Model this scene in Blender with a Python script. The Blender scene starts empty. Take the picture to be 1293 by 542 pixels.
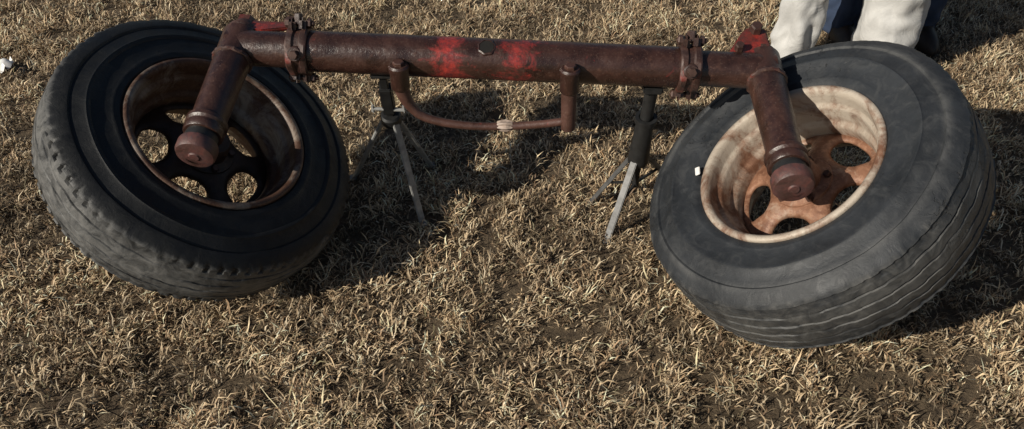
import bpy, bmesh, math, random
import numpy as np
from mathutils import Vector, Matrix, noise as mnoise
random.seed(4); rng=np.random.default_rng(7)
sc=bpy.context.scene
sc.view_settings.view_transform='Standard'; sc.view_settings.look='None'; sc.view_settings.exposure=0
COL=sc.collection
# ------------------------------------------------------------ light
az=math.atan2(-.84,-.54)%(2*math.pi); el=math.radians(28.5)
S=Vector((math.cos(el)*math.sin(az),math.cos(el)*math.cos(az),math.sin(el)))
w=bpy.data.worlds.new("World"); sc.world=w; w.use_nodes=True
nt=w.node_tree; bg=nt.nodes['Background']
sk=nt.nodes.new('ShaderNodeTexSky'); sk.sky_type='NISHITA'; sk.sun_disc=False
sk.sun_elevation=el; sk.sun_rotation=az
nt.links.new(sk.outputs[0],bg.inputs[0]); bg.inputs[1].default_value=0.05
sl=bpy.data.lights.new("sun","SUN"); sl.energy=5; sl.angle=math.radians(.5); sl.color=(1,.93,.81)
so=bpy.data.objects.new("sun",sl); COL.objects.link(so); so.rotation_euler=S.to_track_quat('Z','Y').to_euler(); so.location=S*20
# ------------------------------------------------------------ camera
cd=bpy.data.cameras.new("camera"); cam=bpy.data.objects.new("camera",cd); COL.objects.link(cam)
cam.location=(0,0,1.6); cam.rotation_euler=(math.radians(50),0,0)
cd.sensor_width=36; cd.lens=1050/1293*36; cd.clip_end=1000; cd.clip_start=.01; sc.camera=cam
# ------------------------------------------------------------ material helpers
def N(nt,t,**k):
    n=nt.nodes.new(t)
    for a,b in k.items(): setattr(n,a,b)
    return n
def newmat(name):
    m=bpy.data.materials.new(name); m.use_nodes=True
    return m,m.node_tree,m.node_tree.nodes['Principled BSDF']
def noise(nt,vec,scale,detail=6,rough=.6,dist=0):
    n=N(nt,'ShaderNodeTexNoise'); n.inputs['Scale'].default_value=scale; n.inputs['Detail'].default_value=detail
    n.inputs['Roughness'].default_value=rough; n.inputs['Distortion'].default_value=dist
    nt.links.new(vec,n.inputs['Vector']); return n.outputs['Fac']
def ramp(nt,fac,stops):
    r=N(nt,'ShaderNodeValToRGB'); e=r.color_ramp.elements
    while len(e)<len(stops): e.new(.5)
    for i,(p,c) in enumerate(stops):
        e[i].position=p; e[i].color=(c,c,c,1) if isinstance(c,(int,float)) else (*c,1)
    nt.links.new(fac,r.inputs[0]); return r.outputs[0]
def mix(nt,fac,a,b,mode='MIX'):
    m=N(nt,'ShaderNodeMix',data_type='RGBA',blend_type=mode)
    for sock,v in ((m.inputs[0],fac),(m.inputs[6],a),(m.inputs[7],b)):
        if isinstance(v,(int,float)): sock.default_value=v
        elif isinstance(v,tuple): sock.default_value=(*v,1)
        else: nt.links.new(v,sock)
    return m.outputs[2]
def math_(nt,op,a,b=0,c=None):
    m=N(nt,'ShaderNodeMath',operation=op)
    for s,v in zip(m.inputs,(a,b,c)):
        if v is None: continue
        if isinstance(v,(int,float)): s.default_value=v
        else: nt.links.new(v,s)
    return m.outputs[0]
def bump(nt,h,strength,dist,bs):
    b=N(nt,'ShaderNodeBump'); b.inputs['Strength'].default_value=strength; b.inputs['Distance'].default_value=dist
    nt.links.new(h,b.inputs['Height']); nt.links.new(b.outputs[0],bs.inputs['Normal'])
def objv(nt): return N(nt,'ShaderNodeTexCoord').outputs['Object']

def iron_mat(name,red_lo,red_hi,base1,base2,rough=.38,patch=None,redcol=(.30,.028,.018)):
    m,nt,bs=newmat(name); v=objv(nt)
    n1=noise(nt,v,14,8,.65,.3); n2=noise(nt,v,60,6,.7); n3=noise(nt,v,11,8,.72,.7); n4=noise(nt,v,220,4,.6)
    c=mix(nt,ramp(nt,n1,[(.35,0),(.65,1)]),base1,base2)
    c=mix(nt,ramp(nt,n2,[(.56,0),(.75,.7)]),c,(.11,.052,.034))
    f=ramp(nt,n3,[(red_lo,0),(red_hi,1)])
    if patch:
        sx=N(nt,'ShaderNodeSeparateXYZ'); nt.links.new(v,sx.inputs[0])
        tot=None
        for (z0,wd,amp) in patch:
            d=math_(nt,'DIVIDE',math_(nt,'ABSOLUTE',math_(nt,'SUBTRACT',sx.outputs[2],z0)),wd)
            g=math_(nt,'MULTIPLY',math_(nt,'MAXIMUM',math_(nt,'SUBTRACT',1,d),0),amp)
            tot=g if tot is None else math_(nt,'ADD',tot,g)
        nn=math_(nt,'ADD',noise(nt,v,15,10,.8,.9),tot)
        f=ramp(nt,nn,[(.66,0),(.80,1)])
    c=mix(nt,f,c,mix(nt,ramp(nt,n2,[(.35,0),(.6,1)]),redcol,(redcol[0]*.35,redcol[1]*.6,redcol[2]*.8)))
    c=mix(nt,ramp(nt,n4,[(.58,0),(.74,.45)]),c,(.16,.115,.09))
    nt.links.new(c,bs.inputs['Base Color'])
    nt.links.new(ramp(nt,n1,[(.3,rough-.1),(.7,rough+.18)]),bs.inputs['Roughness'])
    bs.inputs['Specular IOR Level'].default_value=.7
    bump(nt,math_(nt,'ADD',n2,math_(nt,'MULTIPLY',n1,1.2)),.55,.003,bs)
    return m
M_iron=iron_mat("oily_iron",.64,.74,(.020,.009,.007),(.055,.023,.016),.32,redcol=(.20,.024,.016))
M_tube=iron_mat("tube_paint",.6,.7,(.020,.009,.007),(.055,.023,.016),.27,patch=[(.385,.09,.33),(.555,.12,.26),(.73,.06,.08),(.18,.06,.05),(.04,.05,.14),(.95,.05,.12)],redcol=(.38,.04,.03))
M_red=iron_mat("worn_red_paint",.42,.57,(.04,.016,.011),(.09,.030,.020),.4,redcol=(.32,.03,.02))
M_cap=iron_mat("cap_dull_red",.40,.60,(.04,.018,.014),(.09,.038,.030),.5,redcol=(.17,.055,.045))
M_cast=iron_mat("rusty_casting",.56,.68,(.022,.011,.009),(.07,.030,.021),.45)
M_rod=iron_mat("rod_steel",.62,.7,(.045,.020,.014),(.10,.042,.03),.45)
def simple(name,col,rough,var=.5,scale=40,metal=0,bstr=.3,bd=.002):
    m,nt,bs=newmat(name); v=objv(nt); n1=noise(nt,v,scale,7,.65)
    c=mix(nt,ramp(nt,n1,[(.3,0),(.7,1)]),tuple(x*(1-var) for x in col),tuple(min(1,x*(1+var)) for x in col))
    nt.links.new(c,bs.inputs['Base Color']); bs.inputs['Roughness'].default_value=rough; bs.inputs['Metallic'].default_value=metal
    bump(nt,n1,bstr,bd,bs); return m
M_dark=simple("dark_hole",(.006,.005,.004),.9)
M_standk=simple("stand_black_paint",(.015,.015,.015),.5)
M_stand=simple("stand_grey_steel",(.11,.11,.11),.5,.5,30,.1)
M_standl=simple("stand_light_steel",(.30,.30,.29),.45,.4,30,.1)
M_bolt=simple("bolt_steel",(.08,.045,.035),.45,.5,60,.3)
# tyre rubber
def rubber(name,dust_shade,tread_dust,R,cracks=1,dirt=1.0):
    m,nt,bs=newmat(name); v=objv(nt)
    n1=noise(nt,v,6,8,.7,.6); n2=noise(nt,v,90,6,.7); n3=noise(nt,v,22,8,.7,1)
    sx=N(nt,'ShaderNodeSeparateXYZ'); nt.links.new(v,sx.inputs[0])
    rr=math_(nt,'SQRT',math_(nt,'ADD',math_(nt,'MULTIPLY',sx.outputs[0],sx.outputs[0]),math_(nt,'MULTIPLY',sx.outputs[1],sx.outputs[1])))
    vo=N(nt,'ShaderNodeTexVoronoi',feature='DISTANCE_TO_EDGE'); vo.inputs['Scale'].default_value=11
    wm=N(nt,'ShaderNodeMix',data_type='VECTOR'); wm.inputs[0].default_value=.18
    nc=N(nt,'ShaderNodeTexNoise'); nc.inputs['Scale'].default_value=20; nc.inputs['Detail'].default_value=7; nt.links.new(v,nc.inputs['Vector'])
    nt.links.new(v,wm.inputs[4]); nt.links.new(nc.outputs['Color'],wm.inputs[5]); nt.links.new(wm.outputs[1],vo.inputs['Vector'])
    crack=ramp(nt,math_(nt,'ADD',vo.outputs['Distance'],math_(nt,'MULTIPLY',math_(nt,'MAXIMUM',math_(nt,'SUBTRACT',n3,.5),0),.25)),[(0,0),(.022,1)])
    crmask=ramp(nt,noise(nt,v,4.3,6,.7,.4),[(.43,1),(.47,0)])
    cr=math_(nt,'MAXIMUM',crack,math_(nt,'SUBTRACT',1,crmask))
    cr=math_(nt,'MAXIMUM',cr,1-cracks)
    tr=ramp(nt,math_(nt,'ADD',math_(nt,'MULTIPLY',math_(nt,'SUBTRACT',rr,R-.016),40),math_(nt,'MULTIPLY',math_(nt,'SUBTRACT',n3,.5),1.2)),[(0,0),(.6,1)])
    d=dust_shade  # dust level; kept low on left tyre to paint shade into its sidewall
    c=mix(nt,ramp(nt,n1,[(.3,0),(.7,1)]),(.012*d,.0138*d,.0165*d),(.038*d,.042*d,.048*d))
    c=mix(nt,ramp(nt,n3,[(.50,0),(.75,.55*dirt)]),c,(.075*d,.077*d,.079*d))
    sc1=math_(nt,'MULTIPLY',ramp(nt,math_(nt,'ABSOLUTE',math_(nt,'SUBTRACT',rr,R-.045)),[(0.0,1),(.014,0)]),ramp(nt,n1,[(.4,0),(.6,.6*dirt)]))
    c=mix(nt,sc1,c,(.12*d,.12*d,.118*d))
    td=tread_dust
    c2=mix(nt,ramp(nt,n3,[(.3,0),(.7,1)]),(.030*td,.032*td,.034*td),(.115*td,.113*td,.108*td))
    c=mix(nt,tr,c,c2)
    c=mix(nt,ramp(nt,n2,[(.68,0),(.78,.5*dirt)]),c,(.13,.09,.07))
    c=mix(nt,ramp(nt,cr,[(0,.8),(1,0)]),c,(.005,.005,.005))
    nt.links.new(c,bs.inputs['Base Color']); nt.links.new(ramp(nt,n3,[(.3,.42),(.7,.72)]),bs.inputs['Roughness'])
    bs.inputs['Specular IOR Level'].default_value=.4
    h=math_(nt,'ADD',math_(nt,'MULTIPLY',n2,.35),math_(nt,'ADD',math_(nt,'MULTIPLY',cr,.8),n3))
    bump(nt,h,.6,.003,bs); return m
def rimmat(name,lo,hi,cream,k=1):
    m,nt,bs=newmat(name); v=objv(nt)
    n1=noise(nt,v,9,9,.7,.6); n2=noise(nt,v,70,6,.7); n3=noise(nt,v,25,8,.7,.4)
    rust=mix(nt,ramp(nt,n3,[(.3,0),(.7,1)]),(.075*k,.030*k,.017*k),(.21*k,.105*k,.062*k))
    rust=mix(nt,ramp(nt,n2,[(.5,0),(.75,1)]),rust,(.31*k,.18*k,.115*k))
    f=ramp(nt,n1,[(lo,0),(hi,1)])
    c=mix(nt,f,rust,cream)
    c=mix(nt,ramp(nt,n2,[(.60,0),(.7,.7)]),c,(.07*k,.03*k,.018*k))
    nt.links.new(c,bs.inputs['Base Color']); nt.links.new(ramp(nt,n3,[(.3,.4),(.7,.7)]),bs.inputs['Roughness'])
    bs.inputs['Metallic'].default_value=.1
    bump(nt,math_(nt,'ADD',n2,math_(nt,'MULTIPLY',n1,2)),.45,.003,bs); return m
# ------------------------------------------------------------ mesh helpers
def mkobj(name,verts,faces,mat,parent=None,smooth=True,matrix=None):
    me=bpy.data.meshes.new(name); me.from_pydata(verts,[],faces); me.update()
    if smooth: me.polygons.foreach_set('use_smooth',[True]*len(me.polygons))
    o=bpy.data.objects.new(name,me); COL.objects.link(o)
    if mat: me.materials.append(mat)
    if matrix is not None: o.matrix_world=matrix
    if parent: o.parent=parent
    return o
def empty(name,loc=(0,0,0)):
    e=bpy.data.objects.new(name,None); COL.objects.link(e); e.empty_display_size=.2; return e
def axis_matrix(p,d):
    q=Vector(d).to_track_quat('Z','Y'); return Matrix.Translation(Vector(p))@q.to_matrix().to_4x4()
def lathe(name,p,d,prof,mat,parent,segs=48,closed=False,sharp=35,rfun=None):
    verts=[];faces=[];n=len(prof)
    for j in range(segs):
        a=2*math.pi*j/segs
        for i,(r,z) in enumerate(prof):
            if rfun: r,z=rfun(i,j,r,z)
            verts.append((r*math.cos(a),r*math.sin(a),z))
    m=n if closed else n-1
    for j in range(segs):
        k=(j+1)%segs
        for i in range(m):
            i2=(i+1)%n
            faces.append((j*n+i,k*n+i,k*n+i2,j*n+i2))
    o=mkobj(name,verts,faces,mat,parent,True,axis_matrix(p,d))
    bm=bmesh.new(); bm.from_mesh(o.data); bmesh.ops.remove_doubles(bm,verts=bm.verts,dist=1e-5)
    bmesh.ops.recalc_face_normals(bm,faces=bm.faces)
    for e in bm.edges:
        if len(e.link_faces)==2 and e.calc_face_angle(0)>math.radians(sharp): e.smooth=False
    bm.to_mesh(o.data); bm.free(); return o
def cyl(name,p0,p1,r0,r1,mat,parent,b=.003,segs=40):
    p0=Vector(p0);p1=Vector(p1);L=(p1-p0).length
    return lathe(name,p0,p1-p0,[(0,0),(r0-b,0),(r0,b),(r1,L-b),(r1-b,L),(0,L)],mat,parent,segs)
def hexbolt(name,p,d,r,h,mat,parent):
    return lathe(name,p,d,[(0,0),(r,0),(r,h*.8),(r*.85,h),(0,h)],mat,parent,6,sharp=20)
def box(name,c,size,mat,parent,rot=None,bev=.004):
    bm=bmesh.new(); bmesh.ops.create_cube(bm,size=1)
    for v in bm.verts: v.co=Vector((v.co.x*size[0],v.co.y*size[1],v.co.z*size[2]))
    bmesh.ops.bevel(bm,geom=bm.edges[:],offset=bev,segments=2,affect='EDGES')
    me=bpy.data.meshes.new(name); bm.to_mesh(me); bm.free(); me.materials.append(mat)
    o=bpy.data.objects.new(name,me); COL.objects.link(o)
    M=Matrix.Translation(Vector(c))
    if rot is not None: M=M@rot.to_4x4()
    o.matrix_world=M; o.parent=parent; return o
def bar(name,p0,p1,wx,wy,mat,parent,bev=.002):
    p0=Vector(p0);p1=Vector(p1)
    return box(name,(p0+p1)/2,(wx,wy,(p1-p0).length),mat,parent,(p1-p0).to_track_quat('Z','Y').to_matrix(),bev)
def rod(name,pts,rads,mat,parent):
    cu=bpy.data.curves.new(name,'CURVE'); cu.dimensions='3D'; cu.bevel_depth=1; cu.bevel_resolution=6; cu.use_fill_caps=True
    s=cu.splines.new('NURBS'); s.points.add(len(pts)-1); s.use_endpoint_u=True; s.order_u=3; s.resolution_u=10
    for q,p,r in zip(s.points,pts,rads): q.co=(*p,1); q.radius=r
    o=bpy.data.objects.new(name,cu); COL.objects.link(o); cu.materials.append(mat); o.parent=parent
    return o
# ------------------------------------------------------------ wheel
def wheel(M,n,rub,rim,disc,spin,notch,R,groove,zig,zs_=1.0):
    P=empty("tractor_wheel"); M=Vector(M); n=Vector(n).normalized()
    q=R-.40
    half=[(.206,.070),(.214,.094),(.222,.107),(.229,.110),(.233,.1145),(.241,.117),(.247,.1195),(.251,.1195),(.256,.1185),(.27,.1225),(.295,.1245),(.300,.1285),(.306,.1285),(.310,.1240),(.335+q*.5,.118),(.348+q,.113),(.353+q,.1165),(.358+q,.1155),(.372+q,.108),(.384+q,.100),(.3895+q,.095),(.3925+q,.090)]
    NG=len(half)
    tread=[]; gm=[]
    zs=np.linspace(.086,-.086,87)
    for z in zs:
        r=R-.009*(z/.086)**2-.001
        tread.append((r,float(z)))
        g=min(abs(abs(z)-.018),abs(abs(z)-.052))
        gm.append(1 if g<.0032 else 0)
    prof=half+tread+[(r,-z) for r,z in half[::-1]]
    SEG=432
    def rf(i,j,r,z):
        t=2*math.pi*j/SEG
        ti=i-NG
        if 0<=ti<len(gm) and gm[ti]:
            wear=.5+1.6*mnoise.noise(Vector((math.cos(t)*3,math.sin(t)*3,z*25+R*50)))
            r-=groove*min(1.2,max(.12,wear))
        if r>R-.022:
            if abs(z)<.083:
                z=z+zig*(1 if (j//6)%2 else -1)*(1 if abs(z)<.07 else 0)
            if .098>abs(z)>.072 and (j%6)<2 : r-=notch*(.6+.4*math.sin(t*5+1))
            r+=.0022*mnoise.noise(Vector((math.cos(t)*9,math.sin(t)*9,z*30)))
        if abs(z)>.1 and r>.24: z+=(1 if z>0 else -1)*.0018*mnoise.noise(Vector((math.cos(t)*6*r*3,math.sin(t)*6*r*3,z*3+R*9)))
        r+=.0015*math.sin(3*t+z*20)+.0010*math.sin(7*t)
        return r,z*(1 if r<.235 else 1-(1-zs_)*min(1,(r-.235)/.05))
    lathe("tyre",M,n,prof,rub,P,SEG,closed=True,sharp=40,rfun=rf)
    rp=[(.216,.094),(.223,.103),(.227,.110),(.225,.1155),(.218,.117),(.211,.112),(.208,.100),(.2055,.080),(.2035,.074),(.197,.070),(.194,.064),(.192,.030),(.188,.022),(.181,.018),(.178,.010),(.176,-.052),(.182,-.060),(.195,-.064),(.206,-.075),(.210,-.1),(.216,-.114),(.224,-.114),(.223,-.104)]
    o=lathe("rim",M,n,rp,rim,P,144,sharp=60)
    s=o.modifiers.new("s",'SOLIDIFY'); s.thickness=.004; s.offset=0
    r0,r1=.050,.179
    def zf(r):
        t=(r1-r)/(r1-r0)
        return -.018+.028*math.sin(min(1,t*1.0)*math.pi)+.038*max(0,(t-.45)/.55)**1.3
    verts=[];faces=[];K=9
    for h in range(5):
        ph=spin+h*2*math.pi/5; c=(.125,0)
        ang=list(np.linspace(0,2*math.pi,84,endpoint=False))
        for rr in (r0,r1):
            for sg in (1,-1):
                x=rr*math.cos(math.pi/5)-c[0]; y=sg*rr*math.sin(math.pi/5)
                ang.append(math.atan2(y,x)%(2*math.pi))
        ang=sorted(ang); nA=len(ang); base=len(verts)
        for a in ang:
            ca,sa=math.cos(a),math.sin(a)
            lo,hi=0,.3
            for _ in range(40):
                m=(lo+hi)/2; x=c[0]+m*ca; y=m*sa; r=math.hypot(x,y); f=abs(math.atan2(y,x))
                if r0<=r<=r1 and f<=math.pi/5: lo=m
                else: hi=m
            e=2.7; hx=.036; hy=.053*(1+.24*ca)
            hr=1/((abs(ca)/hx)**e+(abs(sa)/hy)**e)**(1/e)
            hr=min(hr,lo*.93)
            for k in range(K):
                t=k/(K-1); m=hr+(lo-hr)*t
                x=c[0]+m*ca;y=m*sa; r=math.hypot(x,y)
                z=zf(r)-.014*math.exp(-(m-hr)/.007)
                verts.append((x*math.cos(ph)-y*math.sin(ph),x*math.sin(ph)+y*math.cos(ph),z))
        for i in range(nA):
            i2=(i+1)%nA
            for k in range(K-1):
                faces.append((base+i*K+k,base+i2*K+k,base+i2*K+k+1,base+i*K+k+1))
    d=mkobj("disc",verts,faces,disc,P,True,axis_matrix(M,n))
    bm=bmesh.new(); bm.from_mesh(d.data); bmesh.ops.remove_doubles(bm,verts=bm.verts,dist=2e-4)
    bmesh.ops.recalc_face_normals(bm,faces=bm.faces); bm.to_mesh(d.data); bm.free()
    s=d.modifiers.new("s",'SOLIDIFY'); s.thickness=.006; s.offset=0
    hp=[(.0,-.07),(.035,-.07),(.04,-.062),(.042,-.02),(.070,.002),(.074,.018),(.071,.026),(.056,.030),(.050,.034),(.047,.07),(.042,.078),(0,.078)]
    lathe("hub",M,n,hp,disc,P,48,sharp=40)
    am=axis_matrix(M,n)
    for i in range(5):
        a=spin+math.pi/5+i*2*math.pi/5
        p=am@Vector((.062*math.cos(a),.062*math.sin(a),.024))
        hexbolt("lug_bolt_%d"%i,p,n,.010,.014,M_bolt,P)
    return P
rubL=rubber("tyre_rubber_shaded",.26,1.2,.390,0.0,.4); rubR=rubber("tyre_rubber_dusty",.85,.85,.398,1)  # left sidewall colour darkened to stand in for shade
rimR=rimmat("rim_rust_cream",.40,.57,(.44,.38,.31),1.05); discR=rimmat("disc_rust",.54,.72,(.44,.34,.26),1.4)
rimL=rimmat("rim_old_shaded",.50,.66,(.26,.22,.18),.5); discL=rimmat("disc_dark",.62,.75,(.06,.045,.035),.2)  # left rim: rust and old paint, with shade darkened into the colour
ML=Vector((-.806,1.763,.322)); nL=Vector((.581,-.169,.795)).normalized()
MR=Vector((.724,1.605,.338)); nR=Vector((-.614,-.077,.789)).normalized()
def spin_for(M,n,worlddir,off=0):
    m=axis_matrix(M,n).to_3x3().inverted()@Vector(worlddir); return math.atan2(m.y,m.x)+off
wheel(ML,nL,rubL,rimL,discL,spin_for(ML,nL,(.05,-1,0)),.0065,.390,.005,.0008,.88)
wr=wheel(MR,nR,rubR,rimR,discR,spin_for(MR,nR,(0,-1,0),math.pi/5),.0022,.398,.0055,.0013)
M_white=simple("white_paper",(.75,.74,.72),.8,.08)
cm=axis_matrix((.475,1.702,.317),nR).to_3x3()
box("paint_chip",(.475,1.702,.317),(.013,.026,.004),M_white,wr,cm@Matrix.Rotation(1.3,3,'Z'),.0015)
# ------------------------------------------------------------ front axle
A=empty("tractor_front_axle")
TL=Vector((-.700,1.897,.563)); TR=Vector((.636,1.842,.527))
KL=Vector((-.730,1.577,.477)); KR=Vector((.623,1.465,.468))
ax=(TR-TL); AL=ax.length; axn=ax.normalized()
P=lambda s: TL+ax*s
cyl("main_tube",P(.118),P(.858),.052,.052,M_tube,A,.004,96)
cyl("telescoping_tube_a",P(-.02),P(.13),.045,.045,M_iron,A,.004,64)
cyl("telescoping_tube_b",P(.85),P(1.02),.045,.045,M_iron,A,.004,64)
upv=Vector((0,.35,.94)); upv=(upv-axn*upv.dot(axn)).normalized(); fwd=axn.cross(upv).normalized()
if fwd.y>0: fwd=-fwd
frame=Matrix((axn,fwd,upv)).transposed()
def clamp(s,tag):
    c=P(s)
    prof=[(.047,-.026),(.060,-.026),(.063,-.022),(.063,-.010),(.058,-.006),(.058,.006),(.063,.010),(.063,.022),(.060,.026),(.047,.026)]
    lathe("clamp_ring_"+tag,c,axn,prof,M_cast,A,48,rfun=lambda i,j,r,z:(r+(.002*math.sin(j*.9+z*90) if r>.05 else 0),z))
    for sg in (1,-1):
        for e in (1,-1):
            pc=c+upv*sg*.066+axn*e*.013+fwd*.01*sg
            box("clamp_lug_%s_%d_%d"%(tag,sg,e),pc,(.018,.046,.036),M_cast,A,frame@Matrix.Rotation(.15*sg*e,3,'X'),.008)
        b=c+upv*sg*.070+fwd*.01*sg
        cyl("clamp_bolt_%s_%d"%(tag,sg),b-axn*.036,b+axn*.040,.007,.007,M_bolt,A,.002,16)
        hexbolt("clamp_bolthead_%s_%d"%(tag,sg),b+axn*.022,axn,.013,.011,M_bolt,A)
        hexbolt("clamp_nut_%s_%d"%(tag,sg),b-axn*.022,-axn,.013,.011,M_bolt,A)
    pf=c+fwd*.055
    cyl("set_screw_boss_"+tag,pf-fwd*.01,pf+fwd*.010,.021,.019,M_cast,A,.003,28)
    hexbolt("set_screw_"+tag,pf+fwd*.01,fwd,.012,.014,M_bolt,A)
    pu=c+upv*.055+fwd*.012
    hexbolt("key_bolt_"+tag,pu+upv*.015,upv,.012,.024,M_cast,A)
clamp(.122,"l"); clamp(.856,"r")
def knee(T,K,n,M,tag,side):
    d=(K-T).normalized(); L=(K-T).length
    cyl("knee_"+tag,T-d*.048,T+d*(L-.065),.047,.041,M_iron,A,.006,64)
    lathe("knee_weld_"+tag,T+d*.046,d,[(.042,-.006),(.049,-.004),(.0505,.0),(.049,.005),(.042,.008)],M_cast,A,48,rfun=lambda i,j,r,z:(r+.0012*math.sin(j*2.3),z+.001*math.sin(j*1.1)))
    q=T+d*(L-.085)
    lathe("kingpin_collar_"+tag,q,d,[(.038,0),(.046,.002),(.049,.006),(.049,.016),(.046,.020),(.044,.022),(.044,.028),(.047,.031),(.047,.042),(.044,.047),(.036,.048)],M_iron,A,56)
    cyl("kingpin_neck_"+tag,q+d*.045,q+d*.072,.038,.040,M_standk,A,.002)
    lathe("kingpin_cap_"+tag,q+d*.070,d,[(.036,0),(.045,.003),(.047,.008),(.047,.030),(.043,.037),(.030,.040),(.014,.040),(.011,.043),(0,.043)],M_cap,A,56)
    s0=q+d*.085
    s1=M+n*.03
    lathe("stub_axle_"+tag,s0,s1-s0,[(.036,0),(.040,.03),(.036,.06),(.030,.07),(.028,(s1-s0).length)],M_iron,A,40)
    t=T-d*.046
    lathe("top_flange_"+tag,t,-d,[(0,0),(.036,0),(.040,.004),(.040,.014),(.036,.018),(.030,.020),(.028,.034),(0,.036)],M_cast,A,40)
    hexbolt("top_nut_"+tag,t-d*.034,-d,.028,.022,M_red,A)
    cyl("top_stud_"+tag,t-d*.05,t-d*.068,.012,.011,M_bolt,A,.002,20)
knee(TL,KL,nL,ML,"l",1); knee(TR,KR,nR,MR,"r",1)
def plate(name,pts,th,mat):
    bm=bmesh.new(); vs=[bm.verts.new(p) for p in pts]; f=bm.faces.new(vs)
    r=bmesh.ops.extrude_face_region(bm,geom=[f]); 
    for v in [g for g in r['geom'] if isinstance(g,bmesh.types.BMVert)]: v.co+=Vector((0,-.3,.95))*th
    bmesh.ops.recalc_face_normals(bm,faces=bm.faces)
    bmesh.ops.bevel(bm,geom=bm.edges[:],offset=.004,segments=2,affect='EDGES')
    me=bpy.data.meshes.new(name); bm.to_mesh(me); bm.free(); me.materials.append(mat)
    o=bpy.data.objects.new(name,me); COL.objects.link(o); o.parent=A
b=TL+Vector((.03,.058,.024))
plate("steering_arm_l",[b+Vector(v) for v in ((-.03,-.02,0),(.03,-.03,0),(.10,-.015,0),(.125,.0,0.0),(.11,.018,.0),(.05,.02,.0),(-.02,.03,.0))],.014,M_red)
hexbolt("arm_bolt_l",b+Vector((.10,0,.01)),(0,-.3,.95),.014,.02,M_cast,A)
b=TR+Vector((-.01,.06,.025))
plate("steering_arm_r",[b+Vector(v) for v in ((.03,-.04,0),(-.07,-.045,0),(-.08,-.03,0),(-.03,.05,.02),(.0,.070,.025),(.03,.055,.02))],.016,M_red)
hexbolt("arm_bolt_r",b+Vector((-.055,-.03,.02)),(0,-.3,.95),.012,.02,M_cast,A)
hexbolt("arm_bolt_r2",b+Vector((.0,.040,.035)),(0,-.3,.95),.016,.022,M_cast,A)
hd=Vector((0,-.45,.89)); hd=(hd-axn*hd.dot(axn)).normalized(); hc=P(.4767)
lathe("hole_rim",hc+hd*.047,hd,[(.0175,.002),(.0185,.0070),(.020,.0070),(.0225,.005),(.023,.0)],M_iron,A,36,rfun=lambda i,j,r,z:(r*(1+.05*math.sin(j*1.3)),z))
cyl("hole",hc+hd*.044,hc+hd*.0532,.0188,.0188,M_dark,A,.001,32)
def boss(s,tag,bot):
    c=P(s)+Vector((0,-.066,0))
    c.z=.548
    lathe("boss_"+tag,(c.x,c.y,c.z-.055),(0,0,1),[(.016,0),(.022,.002),(.024,.006),(.024,.048),(.026,.052),(.026,.064),(.022,.069),(.0,.069)],M_iron,A,36)
    hexbolt("boss_bolt_"+tag,(c.x,c.y,c.z+.013),(0,0,1),.015,.010,M_rod,A)
    bar("boss_web_"+tag,c+Vector((0,.01,-.015)),c+Vector((0,.055,-.02)),.03,.045,M_iron,A,.004)
    return c
c1=boss(.3137,"l",0); c2=boss(.6313,"r",0)
y=c1.y
rod("hoop_rod",[(c1.x,y,.50),(c1.x+.006,y,.475),(c1.x+.018,y,.445),(c1.x+.045,y-.004,.412),(c1.x+.11,y-.006,.392),(c1.x+.19,y-.006,.382),(c1.x+.28,y-.004,.382),(c2.x-.05,y-.008,.392),(c2.x-.004,y-.010,.402)],[.019,.018,.014,.0115,.011,.0105,.0105,.0105,.0105],M_rod,A)
cyl("hoop_leg",(c2.x,c2.y,.5),(c2.x+.001,c2.y-.008,.386),.020,.018,M_rod,A,.003,32)
lathe("hoop_joint",(c1.x+.262,y-.004,.384),(1,0,0),[(0,-.022),(.010,-.020),(.014,-.008),(.015,.004),(.011,.02),(0,.022)],simple("bare_steel",(.36,.28,.23),.5,.5,80),A,24,rfun=lambda i,j,r,z:(r*(1+.15*math.sin(j*1.7)),z))
# ------------------------------------------------------------ jack stands
def stand(top,apex,feet,style,ML_):
    J=empty("jack_stand")
    top=Vector(top);apex=Vector(apex)
    d=(top-apex).normalized()
    if style==0:
        bar("post_a",apex-d*.02,top,.020,.020,M_standk,J)
        bar("post_sleeve",apex+d*.02,apex+d*.12,.032,.032,M_standk,J,.003)
        bar("cradle",top+Vector((-.03,0,-.004)),top+Vector((.03,0,-.004)),.03,.012,M_standk,J)
        cyl("lock_pin",apex+Vector((-.045,-.022,.035)),apex+Vector((.045,-.022,.03)),.005,.005,ML_,J,.001,16)
        for sx in (-1,1): box("pin_wing_%d"%sx,apex+Vector((sx*.042,-.022,.035)),(.010,.010,.028),ML_,J)
    else:
        cyl("post",apex+d*.03,top,.017,.017,M_standk,J,.002,24)
        cyl("post_sleeve",apex-d*.02,apex+d*.13,.030,.024,M_standk,J,.004,28)
        lathe("sleeve_collar",apex+d*.13,d,[(.02,0),(.030,.0),(.030,.016),(.02,.016)],M_standk,J,28)
        box("screw_head",top+Vector((0,0,-.01)),(.05,.045,.02),M_standk,J)
    lathe("leg_hub",apex-d*.03,d,[(0,0),(.026,0),(.029,.006),(.029,.03),(.024,.036),(0,.036)],M_standk,J,24)
    for i,f in enumerate(feet):
        f=Vector(f); dd=(f-apex); hd_=Vector((dd.x,dd.y,0)).normalized()
        bar("leg_%d"%i,apex+hd_*.015,f,.020,.008 if style==0 else .012,ML_,J)
        box("foot_%d"%i,f+Vector((0,0,.004)),(.030,.030,.008),ML_,J)
        if style==1: bar("brace_%d"%i,apex-Vector((0,0,.10))+hd_*.006,apex+dd*.55,.008,.006,M_standk,J,.001)
    if style==1: cyl("brace_hub",apex-Vector((0,0,.11)),apex-Vector((0,0,.02)),.010,.010,M_standk,J,.001,16)
    return J
stand((-.335,1.880,.500),(-.335,1.935,.335),[(-.262,1.86,.0),(-.50,2.08,0),(-.26,2.15,0)],0,M_standl)
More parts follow.
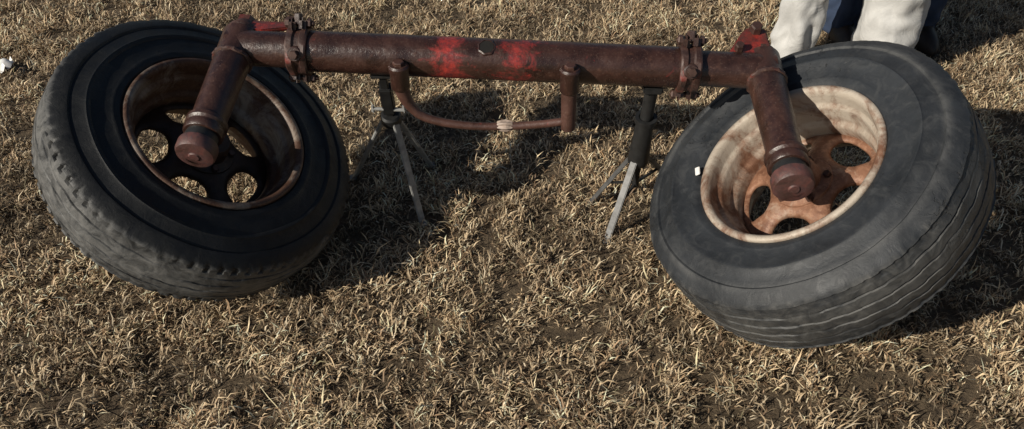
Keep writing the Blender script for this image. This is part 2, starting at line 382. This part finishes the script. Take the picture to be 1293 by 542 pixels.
stand((.362,1.853,.482),(.357,1.90,.225),[(.272,1.785,.0),(.235,1.96,0),(.50,2.08,0)],1,M_stand)
# ------------------------------------------------------------ ground
def groundmat():
    m,nt,bs=newmat("dry_turf"); v=N(nt,'ShaderNodeNewGeometry').outputs['Position']
    n1=noise(nt,v,45,8,.7); n2=noise(nt,v,2.2,6,.6); n3=noise(nt,v,140,6,.7)
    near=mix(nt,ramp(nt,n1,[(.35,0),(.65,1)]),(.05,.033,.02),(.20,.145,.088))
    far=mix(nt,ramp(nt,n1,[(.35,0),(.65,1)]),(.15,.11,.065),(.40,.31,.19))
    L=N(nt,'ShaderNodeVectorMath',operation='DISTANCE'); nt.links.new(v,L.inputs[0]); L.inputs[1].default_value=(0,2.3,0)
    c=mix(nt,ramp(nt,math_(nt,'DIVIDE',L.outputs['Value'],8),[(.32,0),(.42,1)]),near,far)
    c=mix(nt,ramp(nt,n2,[(.3,0),(.7,.3)]),c,(.12,.09,.05))
    nt.links.new(c,bs.inputs['Base Color']); bs.inputs['Roughness'].default_value=.95
    bump(nt,math_(nt,'ADD',n1,n3),.8,.02,bs); return m
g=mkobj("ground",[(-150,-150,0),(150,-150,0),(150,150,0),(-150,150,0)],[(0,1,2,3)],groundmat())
X0,X1,Y0,Y1=-2.7,3.0,.75,4.3
NT=30000; BP=19
tx=rng.uniform(X0,X1,NT); ty=rng.uniform(Y0,Y1,NT)
def vn(x,y,s,o): return np.array([mnoise.noise((a*s+o,b*s,o)) for a,b in zip(x,y)])
n_lo=vn(tx,ty,1.6,3.1); n_md=vn(tx,ty,6.5,9.7); n_hi=vn(tx,ty,24,5.2)
keep=(rng.uniform(0,1,NT) < np.clip(.94+n_md*.5+n_hi*1.4,.2,1))
tx,ty,n_lo,n_md,n_hi=[a[keep] for a in (tx,ty,n_lo,n_md,n_hi)]; NT=len(tx)
nb=NT*BP
cx=np.repeat(tx,BP); cy=np.repeat(ty,BP)
comb=vn(tx,ty,2.5,21.)*math.pi*2.2
ta=np.repeat(comb+rng.normal(0,1.6,NT),BP)
hl=np.repeat(np.clip(.85+.3*n_md+.8*n_hi+rng.normal(0,.2,NT),.4,1.6),BP)
bx=cx+rng.normal(0,.014,nb); by=cy+rng.normal(0,.014,nb)
ang=ta+rng.normal(0,1.4,nb)
Ln=np.clip(rng.normal(.028,.011,nb),.009,.075)*hl
tilt=np.clip(rng.normal(1.16,.36,nb),.1,1.55)
wd=rng.uniform(.0008,.0023,nb)
dx,dy=np.cos(ang),np.sin(ang)
tw=ang+rng.normal(0,.8,nb)+math.pi/2
px,py=np.cos(tw)*wd,np.sin(tw)*wd
t1=tilt*.7; t2=np.clip(tilt*1.4,0,1.9)
m1=Ln*.5; z0=rng.uniform(0,.014,nb)*np.repeat(np.clip(1+2*n_hi,.2,2),BP)
bend=rng.normal(0,.5,nb)
dx2,dy2=np.cos(ang+bend),np.sin(ang+bend)
mx=bx+dx*np.sin(t1)*m1; my=by+dy*np.sin(t1)*m1; mz=z0+np.cos(t1)*m1
ex=mx+dx2*np.sin(t2)*m1; ey=my+dy2*np.sin(t2)*m1; ez=np.maximum(mz+np.cos(t2)*m1,.003)
Z=z0-.002
V=np.stack([np.stack([bx-px,by-py,Z],1),np.stack([bx+px,by+py,Z],1),np.stack([mx-px*.9,my-py*.9,mz],1),np.stack([mx+px*.9,my+py*.9,mz],1),np.stack([ex,ey,ez],1)],1).reshape(-1,3)
me=bpy.data.meshes.new("dead_grass"); me.vertices.add(nb*5); me.vertices.foreach_set('co',V.astype(np.float32).ravel())
b5=np.arange(nb)*5
loops=np.stack([b5,b5+1,b5+3,b5+2,b5+2,b5+3,b5+4],1).ravel()
me.loops.add(nb*7); me.loops.foreach_set('vertex_index',loops.astype(np.int32))
me.polygons.add(nb*2)
ls=np.stack([np.arange(nb)*7,np.arange(nb)*7+4],1).ravel()
me.polygons.foreach_set('loop_start',ls.astype(np.int32))
me.update(calc_edges=True); me.validate()
pal=np.array([(.57,.435,.275),(.47,.35,.215),(.68,.56,.39),(.31,.205,.12),(.15,.095,.055),(.23,.20,.11)])
pr=rng.choice(6,nb,p=[.30,.24,.15,.15,.13,.03])
patchy=np.clip(1.05+.6*n_lo+.8*n_md+.5*n_hi+rng.normal(0,.15,NT),.38,1.4)
c=pal[pr]*rng.uniform(.72,1.2,(nb,1))*np.repeat(patchy,BP)[:,None]
c=np.clip(c,0,.8)
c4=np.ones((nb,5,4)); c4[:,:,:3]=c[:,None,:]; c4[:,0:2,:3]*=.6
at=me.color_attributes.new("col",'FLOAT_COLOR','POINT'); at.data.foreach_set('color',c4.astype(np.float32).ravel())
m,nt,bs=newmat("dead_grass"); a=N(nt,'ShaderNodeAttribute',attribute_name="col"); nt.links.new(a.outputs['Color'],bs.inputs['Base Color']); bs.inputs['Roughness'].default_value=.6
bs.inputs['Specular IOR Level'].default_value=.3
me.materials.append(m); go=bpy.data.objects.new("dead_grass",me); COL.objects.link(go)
# paper scrap at the left
vs=[];fs=[];nn=7
for i in range(nn):
    for j in range(nn):
        u=(i/(nn-1)-.5);v_=(j/(nn-1)-.5)
        vs.append((-1.905+u*.08+.01*math.sin(v_*7),2.72+v_*.06,.045+.02*math.sin(u*8)*math.cos(v_*6)+.012*math.sin(v_*13)))
for i in range(nn-1):
    for j in range(nn-1): fs.append((i*nn+j,(i+1)*nn+j,(i+1)*nn+j+1,i*nn+j+1))
mkobj("paper_scrap",vs,fs,M_white)
# ------------------------------------------------------------ people
def cloth(name,col,var=.15,wr=.5):
    m,nt,bs=newmat(name); v=objv(nt); n1=noise(nt,v,9,5,.6,1.5); n2=noise(nt,v,300,3,.5)
    c=mix(nt,ramp(nt,n1,[(.3,0),(.7,1)]),tuple(x*(1-var) for x in col),col)
    nt.links.new(c,bs.inputs['Base Color']); bs.inputs['Roughness'].default_value=.9
    bump(nt,math_(nt,'ADD',n1,math_(nt,'MULTIPLY',n2,.06)),wr,.012,bs); return m
M_wp=cloth("white_trousers",(.55,.545,.53),.22,.6); M_jean=cloth("jeans",(.03,.05,.10),.4)
M_shirt=cloth("shirt_grey",(.22,.22,.24)); M_shirt2=cloth("shirt_brown",(.10,.07,.05)); M_skin=simple("skin",(.45,.25,.17),.6,.1)
M_boot=simple("boot_leather",(.03,.02,.015),.6); M_hair=simple("hair",(.05,.03,.02),.8)
def person(name,fl,fr,y,trs,shirt,rl,rr,H=1.76):
    Pn=empty(name); hx=(fl+fr)/2
    V=[];E=[];Rr=[]
    def add(p,r,par=None):
        V.append(p); Rr.append(r if isinstance(r,tuple) else (r,r))
        if par is not None: E.append((par,len(V)-1))
        return len(V)-1
    pel=add((hx,y,.97),(.15,.11)); ch=add((hx,y,1.15),(.145,.10),pel); c2=add((hx,y,1.34),(.17,.11),ch); nk=add((hx,y-.01,1.47),.065,c2); nk2=add((hx,y-.02,1.55),.055,nk)
    for sg,fx,r in((-1,fl,rl),(1,fr,rr)):
        hp=add((hx+sg*.095,y,.88),.10,pel)
        kn=add(((hx+sg*.095)*.25+fx*.75,y-.03,.50),.062,hp)
        sh=add((fx,y,.28),.058,kn); an=add((fx,y+.01,.10),.04,sh)
        s=add((hx+sg*.19,y,1.40),.065,c2); e=add((hx+sg*.25,y+.02,1.13),.048,s); wr_=add((hx+sg*.27,y-.05,.90),.032,e); pm=add((hx+sg*.272,y-.07,.83),(.038,.022),wr_)
        for q in range(4):
            l=(.075,.085,.08,.06)[q]; oy=(-.03,-.01,.01,.03)[q]
            f1=add((hx+sg*.272,y-.07+oy*.8,.795),.009,pm); f2=add((hx+sg*.268,y-.075+oy,.795-l*.5),.0085,f1); add((hx+sg*.255,y-.078+oy,.795-l),.007,f2)
        t1=add((hx+sg*.262,y-.105,.835),.011,pm); add((hx+sg*.25,y-.125,.795),.009,t1)
    me=bpy.data.meshes.new(name+"_body"); me.from_pydata(V,E,[]); o=bpy.data.objects.new("body",me); COL.objects.link(o)
    sk_=o.modifiers.new("sk",'SKIN'); 
    for i,sv in enumerate(me.skin_vertices[0].data): sv.radius=Rr[i]; sv.use_root=(i==0)
    ss=o.modifiers.new("ss",'SUBSURF'); ss.levels=3; ss.render_levels=3
    dg=bpy.context.evaluated_depsgraph_get(); me2=bpy.data.meshes.new_from_object(o.evaluated_get(dg))
    bpy.data.objects.remove(o)
    for mm in (trs,shirt,M_skin): me2.materials.append(mm)
    for p in me2.polygons:
        p.use_smooth=True; c=p.center
        arm=abs(c.x-hx)>.215 and c.z>.7
        p.material_index = (2 if c.z<.90 else 1) if arm else (0 if c.z<.99 else (1 if c.z<1.49 else 2))
    b=bpy.data.objects.new("body",me2); COL.objects.link(b); b.parent=Pn
    for sg,fx,r in((-1,fl,rl),(1,fr,rr)):
        SG=72; ZS=np.linspace(.93,.045,110); vs=[];fs=[]
        for k,z in enumerate(ZS):
            t=(z-.045)/.885
            hxx=hx+sg*.09
            xx=fx*(1-t**1.6)+hxx*t**1.6
            rad=r*(1-.0*t)+(.125-r)*max(0,(t-.5)/.5)**1.5
            yy=y-.025*math.sin(t*math.pi)
            for j in range(SG):
                a=2*math.pi*j/SG; ca,sa=math.cos(a),math.sin(a)
                q=Vector((ca*1.1+sg*7,sa*1.1,z*6)); 
                f=mnoise.noise(q)*.022+mnoise.noise(Vector((ca*2+sg*3,sa*2+z*14,z*16)))*.010
                f+=.0025*math.sin(z*75+3.2*math.sin(a*1+sg)+4*mnoise.noise(q*.6))*math.exp(-((z-.10)/.10)**2)
                f+=.012*abs(math.sin(a*2.5+sg+z*4))*(1-t)
                rr_=rad-.012+f
                vs.append((xx+rr_*ca,yy+rr_*sa*1.08,z+ (.008*math.sin(a+1) if k==len(ZS)-1 else 0)))
        for k in range(len(ZS)-1):
            for j in range(SG):
                j2=(j+1)%SG; fs.append((k*SG+j,(k+1)*SG+j,(k+1)*SG+j2,k*SG+j2))
        o=mkobj("trouser_leg_%d"%sg,vs,fs,trs,Pn); s=o.modifiers.new("s",'SOLIDIFY'); s.thickness=.004
    bm=bmesh.new(); bmesh.ops.create_uvsphere(bm,u_segments=40,v_segments=28,radius=1)
    for v in bm.verts:
        x,yy,z=v.co
        sx=.078*(1-.18*max(0,-z)); fy=.098
        co=Vector((x*sx,yy*fy,z*.118))
        if yy<0:
            co.y-=.022*math.exp(-((x/.16)**2+((z+.12)/.22)**2))
            co.y+=.010*(math.exp(-(((abs(x)-.38)/.16)**2+((z-.08)/.14)**2)))
            co.y-=.008*math.exp(-((x/.3)**2+((z+.5)/.08)**2))
            co.y-=.010*math.exp(-((x/.3)**2+((z+.85)/.15)**2))
        v.co=co+Vector((hx,y-.03,1.655))
    for f in bm.faces:
        f.smooth=True; c=f.calc_center_median()-Vector((hx,y-.03,1.655)); f.material_index=1 if (c.z>.05 or (c.y>.0 and c.z>-.05)) else 0
    me=bpy.data.meshes.new("head"); bm.to_mesh(me); bm.free(); me.materials.append(M_skin); me.materials.append(M_hair)
    h=bpy.data.objects.new("head",me); COL.objects.link(h); h.parent=Pn
    for sg in(-1,1):
        lathe("ear_%d"%sg,(hx+sg*.074,y-.02,1.65),(sg,.3,0),[(0,-.004),(.022,-.003),(.03,.006),(.024,.012),(.012,.005),(0,.004)],M_skin,Pn,20)
        lathe("eye_%d"%sg,(hx+sg*.030,y-.113,1.665),(0,-1,0),[(0,-.006),(.010,-.002),(.008,.004),(0,.007)],M_dark,Pn,16)
    for sg,fx in((-1,fl),(1,fr)):
        bm=bmesh.new(); bmesh.ops.create_uvsphere(bm,u_segments=24,v_segments=16,radius=1)
        for v in bm.verts:
            x,yy,z=v.co
            co=Vector((x*.05,yy*.14-.05,max(z,-.45)*(.06 if yy<0 else .085)+.03))
            v.co=co+Vector((fx,y,0))
        for f in bm.faces: f.smooth=True
        me=bpy.data.meshes.new("boot"); bm.to_mesh(me); bm.free(); me.materials.append(M_boot)
        s=bpy.data.objects.new("boot_%d"%sg,me); COL.objects.link(s); s.parent=Pn
    return Pn
person("person",1.03,1.37,2.75,M_wp,M_shirt,.082,.110)
person("person",1.30,1.61,3.02,M_jean,M_shirt2,.078,.078)
print("done",nb)
